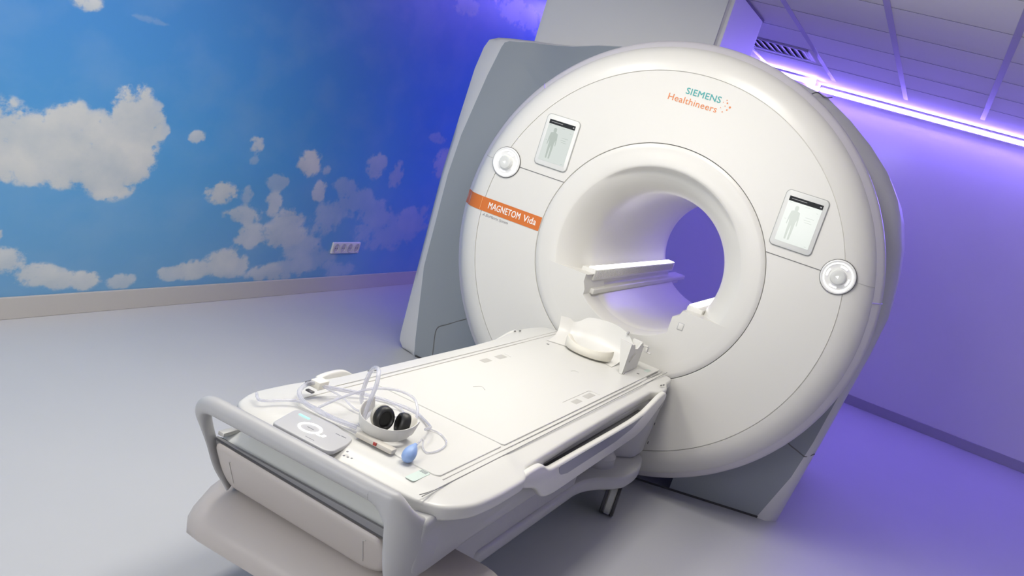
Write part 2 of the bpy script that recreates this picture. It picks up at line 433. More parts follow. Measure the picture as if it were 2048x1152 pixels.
# ceiling luminaires over the front half of the room (they carry the white light)
for k, (px, py) in enumerate(PANELS):
    t = thing('ceiling_light', 'square recessed white ceiling light over the front of the room', 'ceiling light', (px, py, CEIL-.02), 'ceiling lights')
    bm = bmesh.new()
    for a in ((px-.3, px+.3, py-.3, py-.27), (px-.3, px+.3, py+.27, py+.3), (px-.3, px-.27, py-.27, py+.27), (px+.27, px+.3, py-.27, py+.27)): box(bm, *a, CEIL-.02, CEIL-.001, .002)
    fin('frame', bm, BAR, t, smooth=False)
    fin('diffuser', B(px-.27, px+.27, py-.27, py+.27, CEIL-.015, CEIL-.008), LAMP, t, smooth=False)

# shroud from scanner to ceiling
bm = bmesh.new()
loft(bm, [[(-1.39, .93, 2.035), (-.25, .93, 2.178), (-.25, 1.80, 2.178), (-1.39, 1.80, 2.035)], [(-1.39, .93, CEIL-.001), (-.25, .93, CEIL-.001), (-.25, 1.80, CEIL-.001), (-1.39, 1.80, CEIL-.001)]])
bmesh.ops.bevel(bm, geom=[e for e in bm.edges if abs(e.verts[0].co.z-e.verts[1].co.z) > .3], offset=.03, segments=3, affect='EDGES')
shr = tag(fin('pipe_shroud', bm, SHR), 'pale boxed duct rising from scanner housing to the ceiling', 'duct cover')
fin('joint_strip', B(-.252, -.246, .95, 1.79, CEIL-.014, CEIL-.002), DK, shr, smooth=False)

# wall socket
t = thing('wall_socket', 'white four-gang power socket on the sky mural wall', 'socket', (XL, 1.16, .29))
def yplate(bm, poly, x0, x1, bev=.003):
    loft(bm, [[(x0, y, z) for y, z in poly], [(x1-bev, y, z) for y, z in poly], [(x1, y, z) for y, z in inset(poly, bev)]])
bm = bmesh.new(); yplate(bm, rrect(.99, 1.33, .288, .372, .006), XL, XL+.012)
fin('cover_plate', bm, mat('socket_white', (.72, .70, .72), .35), t)
for k in range(4):
    cy = 1.0325 + k*.085
    bm = bmesh.new(); pr = [(.0, .0), (.026, .0), (.030, .0045), (.033, .0045), (.033, 0)]
    cols = []
    for i in range(24):
        a = 2*PI*i/24
        cols.append([bm.verts.new((XL+.0125+h, cy+r*math.cos(a), .33+r*math.sin(a))) for r, h in pr[1:]])
    for i in range(24):
        for q in range(3): bm.faces.new((cols[i][q], cols[(i+1) % 24][q], cols[(i+1) % 24][q+1], cols[i][q+1]))
    bm.faces.new([c[0] for c in cols])
    s = fin('socket', bm, mat('socket_inner', (.50, .48, .52), .4), t)
    bm = bmesh.new()
    for dy in (-.010, .010): box(bm, XL+.0125, XL+.0135, cy+dy-.003, cy+dy+.003, .327, .333)
    fin('pin_hole', bm, DK, s, smooth=False)

# ------------------------------------------------------------------ scanner
S = thing('mri_scanner', 'large white ring-shaped scanner with grey housing and open bore', 'scanner', (0, .9, 0))
CZ = 1.12
FP = [(.94, 0), (.97, .004), (1.0, .014), (1.03, .032), (1.05, .052), (1.064, .074)]
def yprof(r):
    if r <= .94: return 0
    for (a, ya), (b_, yb_) in zip(FP, FP[1:]):
        if r <= b_: return ya + (yb_-ya)*(r-a)/(b_-a)
    return .074 + (r-1.064)*1.2
prof = [(.5895, .02), (.5895, .002), (.591, 0)] + [(.591+(.937-.591)*k/10, 0) for k in range(1, 11)] + [(.9375, .006), (.9405, .006), (.941, .0002)] + FP[1:] + [(1.066, .079)]
fin('front_cover', lathe(prof, 256), WH, S, ang=40)
fin('cover_rim', lathe([(1.0655, .080), (1.090, .104), (1.101, .118), (1.1035, .130), (1.1035, .158), (1.098, .164), (1.03, .166), (1.03, .19)], 256), RIM, S, ang=30)
fin('shadow_gap', lathe([(1.06, .166), (1.06, .235)], 128), DG, S)
# funnel with the soft brow at the top
def brow(a, r, k):
    d = math.degrees(a) % 360
    if d > 200: return 0
    u = (d-86)/50
    ww = max(0, 1-u*u)**1.0 if abs(u) < 1 else 0
    if r >= .472: return -.010*ww*max(0, 1-((r-.472)/.07)**2) if r < .542 else 0
    t = max(0, min(1, (.472-r)/.012))
    fade = max(0, 1-max(0, (.46-r))/.09)
    return ww*(-.010*(1-t) + .030*t)*fade
fp = [(.5865, .02), (.5865, .002), (.585, 0), (.56, 0), (.54, -.001), (.52, -.001), (.50, 0), (.485, .002), (.474, .004), (.470, .006), (.464, .010), (.458, .014), (.445, .024), (.43, .038), (.41, .062), (.395, .086), (.38, .115), (.367, .148), (.357, .185), (.351, .23), (.35, .27)]
fin('bore_funnel', lathe(fp, 256, off=brow), WH, S, ang=60)
bt = [(.35, .27), (.35, 1.62), (.353, 1.68), (.362, 1.74), (.38, 1.80), (.41, 1.85), (.45, 1.88)]
fin('bore_tube', lathe(bt, 128), WH, S, ang=40)
fin('rear_cover', lathe([(.45, 1.88), (.6, 1.885), (.98, 1.885), (1.0, 1.86)], 96), WH, S)
# lower cheeks closing the funnel below the ledge
ZL = .962
def cheek():
    bm = bmesh.new()
    ro, ri = .535, .362
    a_o = math.asin((CZ-ZL)/ro); outer = []
    nA = 48
    for k in range(nA+1):
        a = PI + a_o + (PI-2*a_o)*k/nA; outer.append((ro*math.cos(a), CZ+ro*math.sin(a)))
    xi = .268; a_i = math.acos(.25/ri); a_j = math.acos(.222/ri); inner = []
    for k in range(nA+1):
        a = PI + a_i + (PI-a_i-a_j)*k/nA; inner.append((ri*math.cos(a), CZ+ri*math.sin(a)))
    inner = [(-.268, ZL), (-.268, .925), (-.250, .885)] + inner + [(.222, .90), (.222, .915), (.252, .935), (.262, ZL)]
    outer = [outer[0]]*3 + outer + [outer[-1]]*4
    y0 = -.0006
    f1 = [bm.verts.new((x, y0, z)) for x, z in outer]; f2 = [bm.verts.new((x, y0, z)) for x, z in inner]
    g2 = [bm.verts.new((x, .012, z)) for x, z in inset_inner(inner)]
    b2 = [bm.verts.new((x, .30, z)) for x, z in inset_inner(inner)]
    n = len(outer)
    for k in range(n-1):
        if k > 0 and k < n-1: pass
        bm.faces.new((f1[k], f1[k+1], f2[k+1], f2[k]))
        bm.faces.new((f2[k], f2[k+1], g2[k+1], g2[k])); bm.faces.new((g2[k], g2[k+1], b2[k+1], b2[k]))
    # ledge tops
    for s in (-1, 1):
        a = bm.verts.new((s*.51, y0, ZL)); c = bm.verts.new((s*.258, y0, ZL)); d = bm.verts.new((s*.258, .30, ZL)); e = bm.verts.new((s*.45, .30, ZL))
        bm.faces.new((a, c, d, e))
    bmesh.ops.remove_doubles(bm, verts=bm.verts, dist=.0001)
    return bm
def inset_inner(pl):
    return [(x*.988, CZ+(z-CZ)*.988 if z < ZL-.001 else z) for x, z in pl]
fin('lower_cheek', cheek(), WH, S, ang=30)
# small sensor window on the right cheek
bm = bmesh.new(); plate(bm, rrect(.262, .292, .868, .905, .003), -.0022, 0, .001); sw = fin('sensor_window', bm, GL, S); sw['label'] = 'small grey sensor window beside the bore'
bm = bmesh.new(); plate(bm, rrect(.265, .289, .871, .902, .002), -.0032, -.001, .0005); fin('window_lens', bm, WH, sw)
# bore rails
def rail(s, xa, xb, z0, z1, y0, y1, m, name, lab=None, bev=.006):
    bm = bmesh.new(); box(bm, min(s*xa, s*xb), max(s*xa, s*xb), y0, y1, z0, z1, bev, 3)
    o = fin(name, bm, m, S)
    if lab: o['label'] = lab
    return o
for s in (-1, 1):
    r1 = rail(s, .254, .335, .925, .984, .10, 1.70, WH, 'bore_rail')
    bm = bmesh.new()
    for k in range(70):
        y0 = .13 + k*.022
        box(bm, min(s*.2515, s*.256), max(s*.2515, s*.256), y0, y0+.009, .940, .979)
    fin('rail_ribbing', bm, TB, r1, smooth=False)
    bm = bmesh.new()
    xs = [s*.257, s*.302]
    loft(bm, [[(xs[0], y, .9845), (xs[1], y, .9845), (xs[1], y, .990), (xs[0], y, .9875)] for y in (.12, 1.69)])
    o = fin('rail_light', bm, BLD, r1, smooth=False); o['label'] = 'bright white light strip along the bore rail'
    rail(s, .272, .335, .888, .926, .10, 1.68, WH, 'rail_riser', bev=.003)
    rail(s, .225, .31, .860, .890, .08, 2.0, WH, 'lower_rail', bev=.007)
    rail(s, .240, .29, .835, .861, .09, 1.9, WH, 'rail_riser', bev=.004)
# housing behind the disc; outline listed counter-clockwise seen from the table: (x, z, y_edge, strip width)
def yface(x): 
    ax = abs(x); return max(.175, .10 + .41*min(ax, 1.10))
OUT = [(-1.388, .0), (-1.474, .004), (-1.509, .043), (-1.517, .091), (-1.534, .556), (-1.556, 1.147), (-1.549, 1.50), (-1.541, 1.799), (-1.522, 1.932), (-1.501, 1.983), (-1.447, 2.009), (-1.382, 2.022), (-1.198, 2.048), (-.92, 2.076), (-.745, 2.11), (-.45, 2.15), (-.1, 2.18), (.2, 2.185), (.374, 2.171), (.50, 2.150), (.643, 2.074), (.767, 1.99), (.885, 1.89), (.973, 1.779), (1.021, 1.693), (1.074, 1.554), (1.107, 1.408), (1.133, 1.202), (1.118, 1.006), (1.087, .746), (1.055, .48), (1.027, .268), (.991, .0)]
INN = [(-1.361, .0), (-1.365, .03), (-1.372, .06), (-1.382, .10), (-1.470, .556), (-1.492, 1.147), (-1.480, 1.40), (-1.425, 1.78), (-1.400, 1.90), (-1.388, 1.96), (-1.376, 1.99), (-1.350, 2.004), (-1.198, 2.032), (-.92, 2.064), (-.745, 2.10), (-.45, 2.14), (-.1, 2.165), (.2, 2.145), (.345, 2.10), (.455, 2.075), (.59, 1.995), (.705, 1.915), (.818, 1.82), (.90, 1.725), (.945, 1.645), (1.0, 1.52), (1.035, 1.39), (1.065, 1.20), (1.065, 1.01), (1.052, .75), (1.020, .48), (.982, .268), (.894, .0)]
def dens2(a, b):
    oa, ob_ = [], []
    for i in range(len(a)-1):
        for k in range(4):
            t = k/4
            oa.append((a[i][0]+(a[i+1][0]-a[i][0])*t, a[i][1]+(a[i+1][1]-a[i][1])*t))
            ob_.append((b[i][0]+(b[i+1][0]-b[i][0])*t, b[i][1]+(b[i+1][1]-b[i][1])*t))
    oa.append(a[-1]); ob_.append(b[-1])
    return oa, ob_
OD, ID = dens2(OUT, INN)
bm = bmesh.new()
loops = []
for t in (1, .94, .88, .8, .7, .6, .5):
    l = []
    for (x, z) in ID:
        xx = x*t; zz = CZ + (z-CZ)*t if z > .0001 else (0 if t > .45 else 0)
        l.append((xx, yface(xx), max(0, zz) if z > .0001 else 0))
    loops.append(l)
loft(bm, loops, cap0=False, cap1=False, closed=False)
fin('housing_face', bm, GR, S, ang=60)
bm = bmesh.new()
def push(x, d): return yface(x) + d
l0 = [(x, yface(x), z) for x, z in ID]
l1 = [((x+X)/2*1.001, push(x, .012), (z+Z)/2) for (x, z), (X, Z) in zip(ID, OD)]
l2 = [(X, push(X, .04), Z) for X, Z in OD]
l3 = [(X, push(X, .09), Z) for X, Z in OD]
l4 = [(X*.985, 1.75, CZ+(Z-CZ)*.985 if Z > .01 else 0) for X, Z in OD]
l5 = [(X*.95, 1.86, CZ+(Z-CZ)*.96 if Z > .01 else 0) for X, Z in OD]
l6 = [(X*.5, 1.88, CZ+(Z-CZ)*.5 if Z > .01 else 0) for X, Z in OD]
loft(bm, [l0, l1, l2, l3, l4, l5, l6], cap0=False, cap1=False, closed=False)
ho = fin('housing_shell', bm, mat('shell_white', (.66, .66, .665), .38, bump=.02), S, ang=50)
# service door seams
def line(bm, pts, r=.0035, n=8, sm=6):
    tube(bm, catmull(pts, sm) if sm > 1 else [Vector(p) for p in pts], r, n)
bm = bmesh.new()
yy = lambda x: yface(x)-.001
line(bm, [(x, yy(x), z) for x, z in ((-1.225, .0), (-1.245, .10), (-1.262, .194), (-1.256, .232), (-1.236, .252), (-1.20, .275), (-1.116, .335), (-1.0, .41))], .003)
line(bm, [(x, yy(x), z) for x, z in ((.90, .445), (.921, .431), (.96, .415), (1.005, .395))], .003)
line(bm, [(1.005, yy(1.005), .395), (1.02, .525, .40), (1.046, .555, .418)], .003)
fin('service_door_seam', bm, SEAM, S)
bm = bmesh.new()
line(bm, [(.445, .245, 2.13), (.466, .28, 2.15), (.50, .32, 2.140), (.53, .34, 2.152)], .003)
fin('lid_seam', bm, SEAM, S)
# contact shadow along the housing foot, painted as a dark strip
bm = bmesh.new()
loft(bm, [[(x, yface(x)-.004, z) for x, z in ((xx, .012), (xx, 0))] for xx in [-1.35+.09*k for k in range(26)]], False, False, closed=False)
fin('plinth_shade', bm, DK, S, smooth=False)

# horizontal panel seams on the disc
bm = bmesh.new()
def zs(x): return 1.365
for a, b_ in ((-.80, -.537), (.537, .80)):
    box(bm, a, b_, -.0012, .0005, 1.3635, 1.3672)
fin('panel_seam', bm, SEAM, S, smooth=False)
bm = bmesh.new()
for s in (-1, 1):
    pts = []
    for k in range(12):
        x = .95 + .088*k/11; r = math.hypot(x, .245); pts.append(Vector((s*x, yprof(r)-.0006, 1.365)))
    tube(bm, pts, .0012, 6)
fin('panel_seam', bm, SEAML, S)
# bright slits in the rim
bm = bmesh.new()
for a in (9.5, 141):
    ar = math.radians(a)
    pts = [Vector((r*math.cos(ar), y, CZ+r*math.sin(ar))) for r, y in ((1.066, .0775), (1.091, .1025), (1.1045, .13), (1.1045, .158))]
    tube(bm, pts, .003, 6)
fin('rim_slit', bm, mat('slit_violet', (.5, .42, .95), .3), S)

# orange band with lettering
bm = bmesh.new()
N_ = 44; top, bot = [], []
for k in range(N_+1):
    x0 = -1.0995 + (1.0995-.5905)*k/N_
    for z, lst, dx in ((1.157, top, 0), (1.083, bot, 0)):
        r = math.hypot(x0, z-CZ); lst.append(bm.verts.new((x0, yprof(min(r, 1.1))-.0016, z)))
for k in range(N_): bm.faces.new((top[k], bot[k], bot[k+1], top[k+1]))
band = fin('brand_band', bm, ORG, S); band['label'] = 'orange band with white lettering'
bm = bmesh.new(); box(bm, -.9515, -.9495, -.0030, -.001, 1.083, 1.157); fin('band_joint', bm, mat('joint_orange', (.9, .45, .2), .5), band, smooth=False)
text('lettering', 'MAGNETOM', .050, (0, -.0022, 1.1195), mat('white_letter', (.9, .88, .85), .5), band, bold=.0009, fit=(-.905, -.712), ext=.0004)
text('lettering', 'Vida', .050, (0, -.0022, 1.1205), MATS['white_letter'], band, bold=.0009, fit=(-.692, -.616), ext=.0004)
text('tagline_lettering', 'A BioMatrix System', .021, (0, -.0008, 1.066), GTX, S, shear=.25, ext=.0003, fit=(-.925, -.768))
# logo
text('logo_lettering', 'SIEMENS', .043, (0, -.0008, 1.969), TEAL, S, bold=.0007, fit=(-.077, .098), ext=.0003)
text('logo_lettering', 'Healthineers', .044, (0, -.0008, 1.922), ORT, S, bold=.0002, fit=(-.154, .094), ext=.0003)
bm = bmesh.new()
for (dx, dz, r) in ((.150, 1.950, .0052), (.140, 1.935, .0038), (.132, 1.966, .0038), (.122, 1.921, .0030), (.126, 1.978, .0028), (.126, 1.950, .0024), (.112, 1.965, .002), (.108, 1.938, .002)):
    cs = [bm.verts.new((dx+r*math.cos(2*PI*k/12), -.0012, dz+r*math.sin(2*PI*k/12))) for k in range(12)]; bm.faces.new(cs)
fin('logo_dots', bm, ORT, S, smooth=False)

# touch displays
def display(cx, cz, w_, h_, lab):
    bm = bmesh.new(); plate(bm, rrect(cx-w_/2-.0035, cx+w_/2+.0035, cz-h_/2-.0035, cz+h_/2+.0035, .023), -.0035, 0, .001)
    d = fin('display_panel', bm, mat('display_edge', (.36, .37, .36), .4), S); d['label'] = lab
    bm = bmesh.new(); plate(bm, rrect(cx-w_/2, cx+w_/2, cz-h_/2, cz+h_/2, .021), -.008, -.003, .002)
    fin('bezel', bm, mat('bezel_grey', (.70, .71, .69), .3), d)
    sx, sz = w_*.40, h_*.405
    fin('screen', B(cx-sx, cx+sx, -.0086, -.0075, cz-sz, cz+sz), SCR, d, smooth=False)
    fin('screen_header', B(cx-sx, cx+sx, -.0092, -.008, cz+sz-.022, cz+sz), SCD, d, smooth=False)
    # standing figure pictogram and faint dashes
    f = bmesh.new(); fx = cx-sx*.38
    pts = [(0, .075), (.008, .070), (.009, .058), (.006, .052), (.020, .047), (.024, .02), (.025, -.012), (.021, -.012), (.018, .015), (.015, .0), (.014, -.04), (.012, -.078), (.004, -.078), (.003, -.035), (0, -.012)]
    pl = pts + [(-x, z) for x, z in reversed(pts[1:-1])]
    vs = [f.verts.new((fx+x, -.0090, cz-.008+z*1.05)) for x, z in pl]; f.faces.new(vs)
    fin('screen_figure', f, SCF, d, smooth=False)
    f = bmesh.new()
    for (a, b_, c) in ((.25, .75, .030), (.2, .6, .018), (.28, .7, .008), (.05, .3, .075), (.75, .85, .062), (-.9, -.75, .078), (-.88, -.8, 0), (.74, .86, -.098)):
        box(f, cx+sx*a, cx+sx*b_, -.0090, -.0082, cz+c-.001, cz+c+.001)
    fin('screen_dashes', f, SCF, d, smooth=False)
    f = bmesh.new(); box(f, cx-sx*.85, cx+sx*.05, -.0096, -.009, cz+sz-.0115, cz+sz-.0095); box(f, cx+sx*.83, cx+sx*.92, -.0096, -.009, cz+sz-.0135, cz+sz-.0085)
    fin('header_marks', f, GL, d, smooth=False)
display(-.636, 1.5445, .184, .262, 'touch display left of the bore'); display(.633, 1.5405, .196, .262, 'touch display right of the bore')

# control dials
def disc_lathe(cx, cz, prof, n=48):
    bm = bmesh.new(); cols = []
    for i in range(n):
        a = 2*PI*i/n; cols.append([bm.verts.new((cx+r*math.cos(a), y, cz+r*math.sin(a))) for r, y in prof])
    for i in range(n):
        for q in range(len(prof)-1): bm.faces.new((cols[i][q], cols[(i+1) % n][q], cols[(i+1) % n][q+1], cols[i][q+1]))
    for e in (0, -1):
        if prof[e][0] > 1e-4 and prof[e][0] < .05: bm.faces.new([c[e] for c in cols])
    return bm
def dial(cx, cz, lab):
    d = fin('control_dial', disc_lathe(cx, cz, [(.0815, 0), (.0815, -.004), (.0785, -.006), (.0785, -.002)]), mat('dial_edge', (.10, .10, .10), .4), S); d['label'] = lab
    fin('dish', disc_lathe(cx, cz, [(.0785, -.001), (.0785, -.0075), (.074, -.010), (.066, -.0075), (.058, -.003), (.030, -.002)]), mat('dish_white', (.82, .82, .81), .3), d)
    fin('glow_ring', disc_lathe(cx, cz, [(.0605, -.004), (.0605, -.0062), (.0655, -.0085), (.0655, -.0065)]), WGL, d)
    fin('knob', disc_lathe(cx, cz, [(.036, -.002), (.035, -.020), (.031, -.026), (.024, -.0275), (.012, -.0265), (.004, -.026)]), mat('knob_grey', (.66, .67, .65), .3), d)
    bm = bmesh.new()
    vs = [bm.verts.new((cx+x-.002, -.0290, cz+z)) for x, z in ((-.007, 0), (.005, .006), (.005, -.006))]; bm.faces.new(vs)
    fin('knob_arrow', bm, WGL, d, smooth=False)
    for c in (75, 170, -15, 262):
        bm = bmesh.new(); ou, in_ = [], []
        for k in range(11):
            a = math.radians(c-21+4.2*k); w_ = .0035 + .0022*abs(math.sin(k*1.9))
            ou.append(bm.verts.new((cx+(.049+w_)*math.cos(a), -.0062, cz+(.049+w_)*math.sin(a)))); in_.append(bm.verts.new((cx+(.049-w_)*math.cos(a), -.0062, cz+(.049-w_)*math.sin(a))))
        for k in range(10): bm.faces.new((ou[k], ou[k+1], in_[k+1], in_[k]))
        fin('key_symbol', bm, mat('key_lit', (.9, .9, .9), .4, emit=(1, 1, 1), es=.35), d, smooth=False)
dial(-.878, 1.367, 'round illuminated control dial at left'); dial(.878, 1.363, 'round illuminated control dial at right')

# ------------------------------------------------------------------ patient table
T = thing('patient_table', 'white docked patient table with grey end handle on wheeled base', 'patient table', (0, -1.2, 0))
CX = .01
def rnd(poly, r=.03, n=5):
    """round every corner of a closed polygon"""
    out = []; L_ = len(poly)
    for i in range(L_):
        p, q, s = Vector(poly[i-1]), Vector(poly[i]), Vector(poly[(i+1) % L_])
        a = (p-q); c = (s-q); rr = min(r, a.length*.45, c.length*.45)
        A = q + a.normalized()*rr; C2 = q + c.normalized()*rr
        for k in range(n+1):
            t = k/n; out.append(tuple((1-t)**2*A + 2*t*(1-t)*q + t*t*C2))
    return out
topo = [(.278, -2.405), (.345, -2.375), (.392, -2.28), (.403, -2.15), (.403, -1.95), (.362, -1.88), (.350, -1.45), (.342, -.9), (.340, -.42), (.372, -.36), (.372, -.26), (.342, -.18), (.335, -.02),
        (-.315, -.02), (-.375, -.06), (-.40, -.18), (-.405, -.40), (-.37, -.60), (-.36, -.9), (-.36, -1.9), (-.385, -2.1), (-.388, -2.28), (-.35, -2.385), (-.29, -2.42)]
topo = rnd(topo, .05, 4)
bm = bmesh.new()
lp = []
for d, z in ((.014, .594), (.003, .598), (.0, .604), (.0, .628), (.0015, .633), (.005, .6365), (.010, .6385), (.017, .6396)):
    lp.append([(x, y, z) for x, y in inset(topo, d)])
for kx, ky, z in ((.90, .985, .6475), (.80, .968, .6535), (.70, .955, .655)):
    lp.append([(CX+(x-CX)*kx, -1.22+(y+1.22)*ky, z) for x, y in inset(topo, .017)])
loft(bm, lp)
fin('tabletop', bm, TB, T, ang=50)
# top inlay plates, long seams
bm = bmesh.new(); slab(bm, rrect(-.243, .262, -1.845, -.05, .012), .6535, .6590, .002); fin('lying_surface', bm, TB, T, ang=12)
bm = bmesh.new(); slab(bm, rrect(-.243, .262, -2.262, -1.852, .02), .6535, .6590, .002); fin('foot_section', bm, TB, T, ang=12)
bm = bmesh.new()
for x in (-.262, .2745): box(bm, x, x+.003, -2.26, -.05, .654, .6562)
fin('guide_rail', bm, SEAML, T, smooth=False)
bm = bmesh.new()
line(bm, [(.2955, -.03, .6545), (.2955, -2.2, .6545), (.294, -2.34, .6545), (.284, -2.395, .652)], .0016, 6, 4)
fin('top_seam', bm, mat('seam_mid', (.30, .30, .29), .6), T)
bm = bmesh.new()
line(bm, [(-.281, -.05, .6545), (-.281, -1.0, .6545), (-.283, -2.1, .6545)], .0012, 6, 4)
fin('top_seam', bm, SEAML, T)
bm = bmesh.new()
box(bm, .268, .2715, -.30, -.11, .6575, .6595); fin('scale_slot', bm, SEAM, T, smooth=False)
# square sockets for coil plugs
for (x, y, w_, h_) in ((-.195, -1.097, .028, .072), (-.192, -.962, .030, .076), (.223, -1.108, .026, .072), (.223, -.968, .028, .092)):
    bm = bmesh.new(); slab(bm, rrect(x-w_/2, x+w_/2, y-h_/2, y+h_/2, .004), .6575, .6594, .0005); fin('plug_socket', bm, SLOT, T)
bm = bmesh.new()
for pts in ([(.197, -1.19), (.197, -.91), (.205, -.895), (.245, -.895)], [(-.170, -.905), (-.205, -.895)]):
    line(bm, [(x, y, .6592) for x, y in pts], .0012, 6, 1)
line(bm, [(-.06, -1.46, .6592), (-.045, -1.42, .6592), (-.02, -1.44, .6592)], .0014, 6, 3)
line(bm, [(.045, -.73, .6592), (.055, -.70, .6592), (.07, -.70, .6592)], .0012, 6, 3)
fin('surface_mark', bm, SEAML, T)
bm = bmesh.new()
for x, y in ((-.19, -.45), (-.225, -.22), (.225, -.30)): box(bm, x-.006, x+.006, y-.008, y+.008, .658, .6598, .001)
for x, y in ((-.375, -.43), (-.368, -.385), (.345, -.30), (.35, -.275), (-.325, -1.75), (-.32, -1.72)): box(bm, x-.003, x+.003, y-.008, y+.008, .6475 if abs(x) > .34 else .651, .6545 if abs(x) < .34 else .6525, .001)
fin('latch_mark', bm, SEAM, T, smooth=False)
bm = bmesh.new(); slab(bm, rrect(.208, .238, -2.352, -2.262, .008), .6545, .6562, .0004)
st = fin('sticker', bm, GRN, T); st['label'] = 'pale green sticker at the foot corner'
bm = bmesh.new()
for k in range(3): box(bm, .211, .232, -2.281+k*.006, -2.278+k*.006, .6562, .6566)
fin('sticker_print', bm, GTX, st, smooth=False)
bm = bmesh.new(); slab(bm, rrect(.222, .244, -.205, -.14, .006), .6588, .6598, .0004)
st = fin('sticker', bm, GRN, T); st['label'] = 'pale green sticker beside the head rest'
# control panel at the foot end
cp = [(-.176, -2.441), (-.205, -2.31), (-.196, -2.288), (-.09, -2.272), (-.0, -2.302), (.016, -2.355), (.022, -2.425), (.006, -2.441)]
cp = rnd(cp, .015, 4)
bm = bmesh.new(); slab(bm, cp, .650, .6625, .003); CPn = fin('control_panel', bm, mat('panel_grey', (.52, .52, .53), .3), T)
CPn['label'] = 'light grey control panel with lit ring button'
bm = bmesh.new(); cols = []
lathe_z(bm, [(.028, .6626), (.028, .6636), (.034, .6636), (.034, .6626)], -.102, -2.367, 40)
bm2 = bmesh.new()
ri = []
for i in range(40):
    a = 2*PI*i/40; ri.append([bm2.verts.new((-.102+r*math.cos(a), -2.367+r*math.sin(a), z)) for r, z in ((.0275, .6626), (.0275, .6640), (.0345, .6640), (.0345, .6626))])
for i in range(40):
    for q in range(3): bm2.faces.new((ri[i][q], ri[(i+1) % 40][q], ri[(i+1) % 40][q+1], ri[i][q+1]))
bm.free()
fin('ring_button', bm2, WGL, CPn)
fin('status_light', B(-.178, -.142, -2.324, -2.316, .6626, .6640, .0005), GGL, CPn, smooth=False)
bm = bmesh.new(); box(bm, -.066, -.055, -2.385, -2.379, .6626, .6636); box(bm, -.054, -.046, -2.381, -2.366, .6626, .6636); fin('lit_symbol', bm, WGL, CPn, smooth=False)
bm = bmesh.new(); box(bm, -.112, -.090, -2.368, -2.366, .6626, .6634); box(bm, -.045, -.03, -2.325, -2.322, .6626, .6632); box(bm, -.028, -.012, -2.323, -2.319, .6626, .6632); box(bm, -.075, -.045, -2.423, -2.422, .6626, .6632)
fin('printed_symbol', bm, GTX, CPn, smooth=False)
bm = bmesh.new()
for x, y in ((.035, -2.375), (.045, -2.405), (.056, -2.402), (.066, -2.398)): box(bm, x-.002, x+.002, y-.003, y+.003, .655, .6565)
fin('printed_symbol', bm, GTX, T, smooth=False)

# foot end: rounded grey loop handle, leaning inwards towards the floor
def lean(x, z, d=0): return (x, -2.482 + .52*(.645-z) + d, z)
bm = bmesh.new()
hp = [lean(-.335, .365, .0), lean(-.362, .42, .0), lean(-.376, .50, .0), lean(-.386, .56), lean(-.388, .60), lean(-.376, .630), lean(-.345, .645), lean(-.28, .647), lean(-.1, .647), lean(.12, .647), lean(.20, .646)]
path = catmull(hp, 8); rings = []
for i, p in enumerate(path):
    a_ = path[max(0, i-1)]; c_ = path[min(len(path)-1, i+1)]; t = (c_-a_).normalized()
    yv = Vector((0, -.89, .46)); nv = t.cross(yv).normalized(); yv = nv.cross(t).normalized()
    q = i/(len(path)-1); k = max(0, min(1, (q-.18)/.42)); k = k*k*(3-2*k)
    ra = .007 + .019*k; rb_ = .022 + .005*k
    rings.append([p + nv*ra*math.cos(2*PI*j/18) + yv*rb_*math.sin(2*PI*j/18) for j in range(18)])
loft(bm, rings)
fin('handle_bar', bm, GL, T, ang=60)
# right corner: the bar widens and wraps round into the side body
bm = bmesh.new(); secs = []
for k in range(-8, 21):
    t = k/20 if k > 0 else 0; ph = PI/2*t; v = -k/8 if k < 0 else 0
    cx = .262 + .058*math.sin(ph) - .07*v; cy = -2.482 + .075*(1-math.cos(ph)) + .02*t*t
    nx, ny = math.sin(ph), -math.cos(ph)
    e = min(1, t/.38); e = 1-(1-e)**2.2
    zt = .673 - .066*t*t*(3-2*t); zb = .619 - .048*(1-v)**2.5 - .147*e
    th = .0265 - .004*t
    sec = []
    for j in range(24):
        q = 2*PI*j/24; pw = .6 + .4*v
        cu = math.copysign(abs(math.cos(q))**pw, math.cos(q)); su = math.copysign(abs(math.sin(q))**(.75+.25*v), math.sin(q))
        z = (zt+zb)/2 + (zt-zb)/2*su
        ln = .10*(.646-z)*(1-t*.75)
        sec.append((cx + nx*th*cu, cy + ny*th*cu + ln, z))
    secs.append(sec)
secs.append([(x, y+.06, z) for x, y, z in secs[-1]])
loft(bm, secs)
fin('handle_corner', bm, GL, T, ang=60)
def sidewall(s):
    bm = bmesh.new()
    xo = .340 if s > 0 else -.372
    ol = [(-2.43, .605), (-2.43, .56), (-2.43, .455), (-2.36, .430), (-2.1, .445), (-1.6, .452), (-.9, .47), (-.35, .50), (-.12, .53), (-.10, .60), (-2.40, .612)]
    ol = rnd(ol if s > 0 else [(max(y, -2.33), z) for y, z in ol], .03, 4)
    def P_(d, dx): return [(xo - s*dx, y, z) for y, z in inset(ol, d)]
    loft(bm, [P_(.012, 0), P_(.004, .003), P_(0, .012), P_(0, .05)])
    return bm
fin('side_body', sidewall(1), GL, T, ang=50)
fin('side_body', sidewall(-1), GL, T, ang=50)
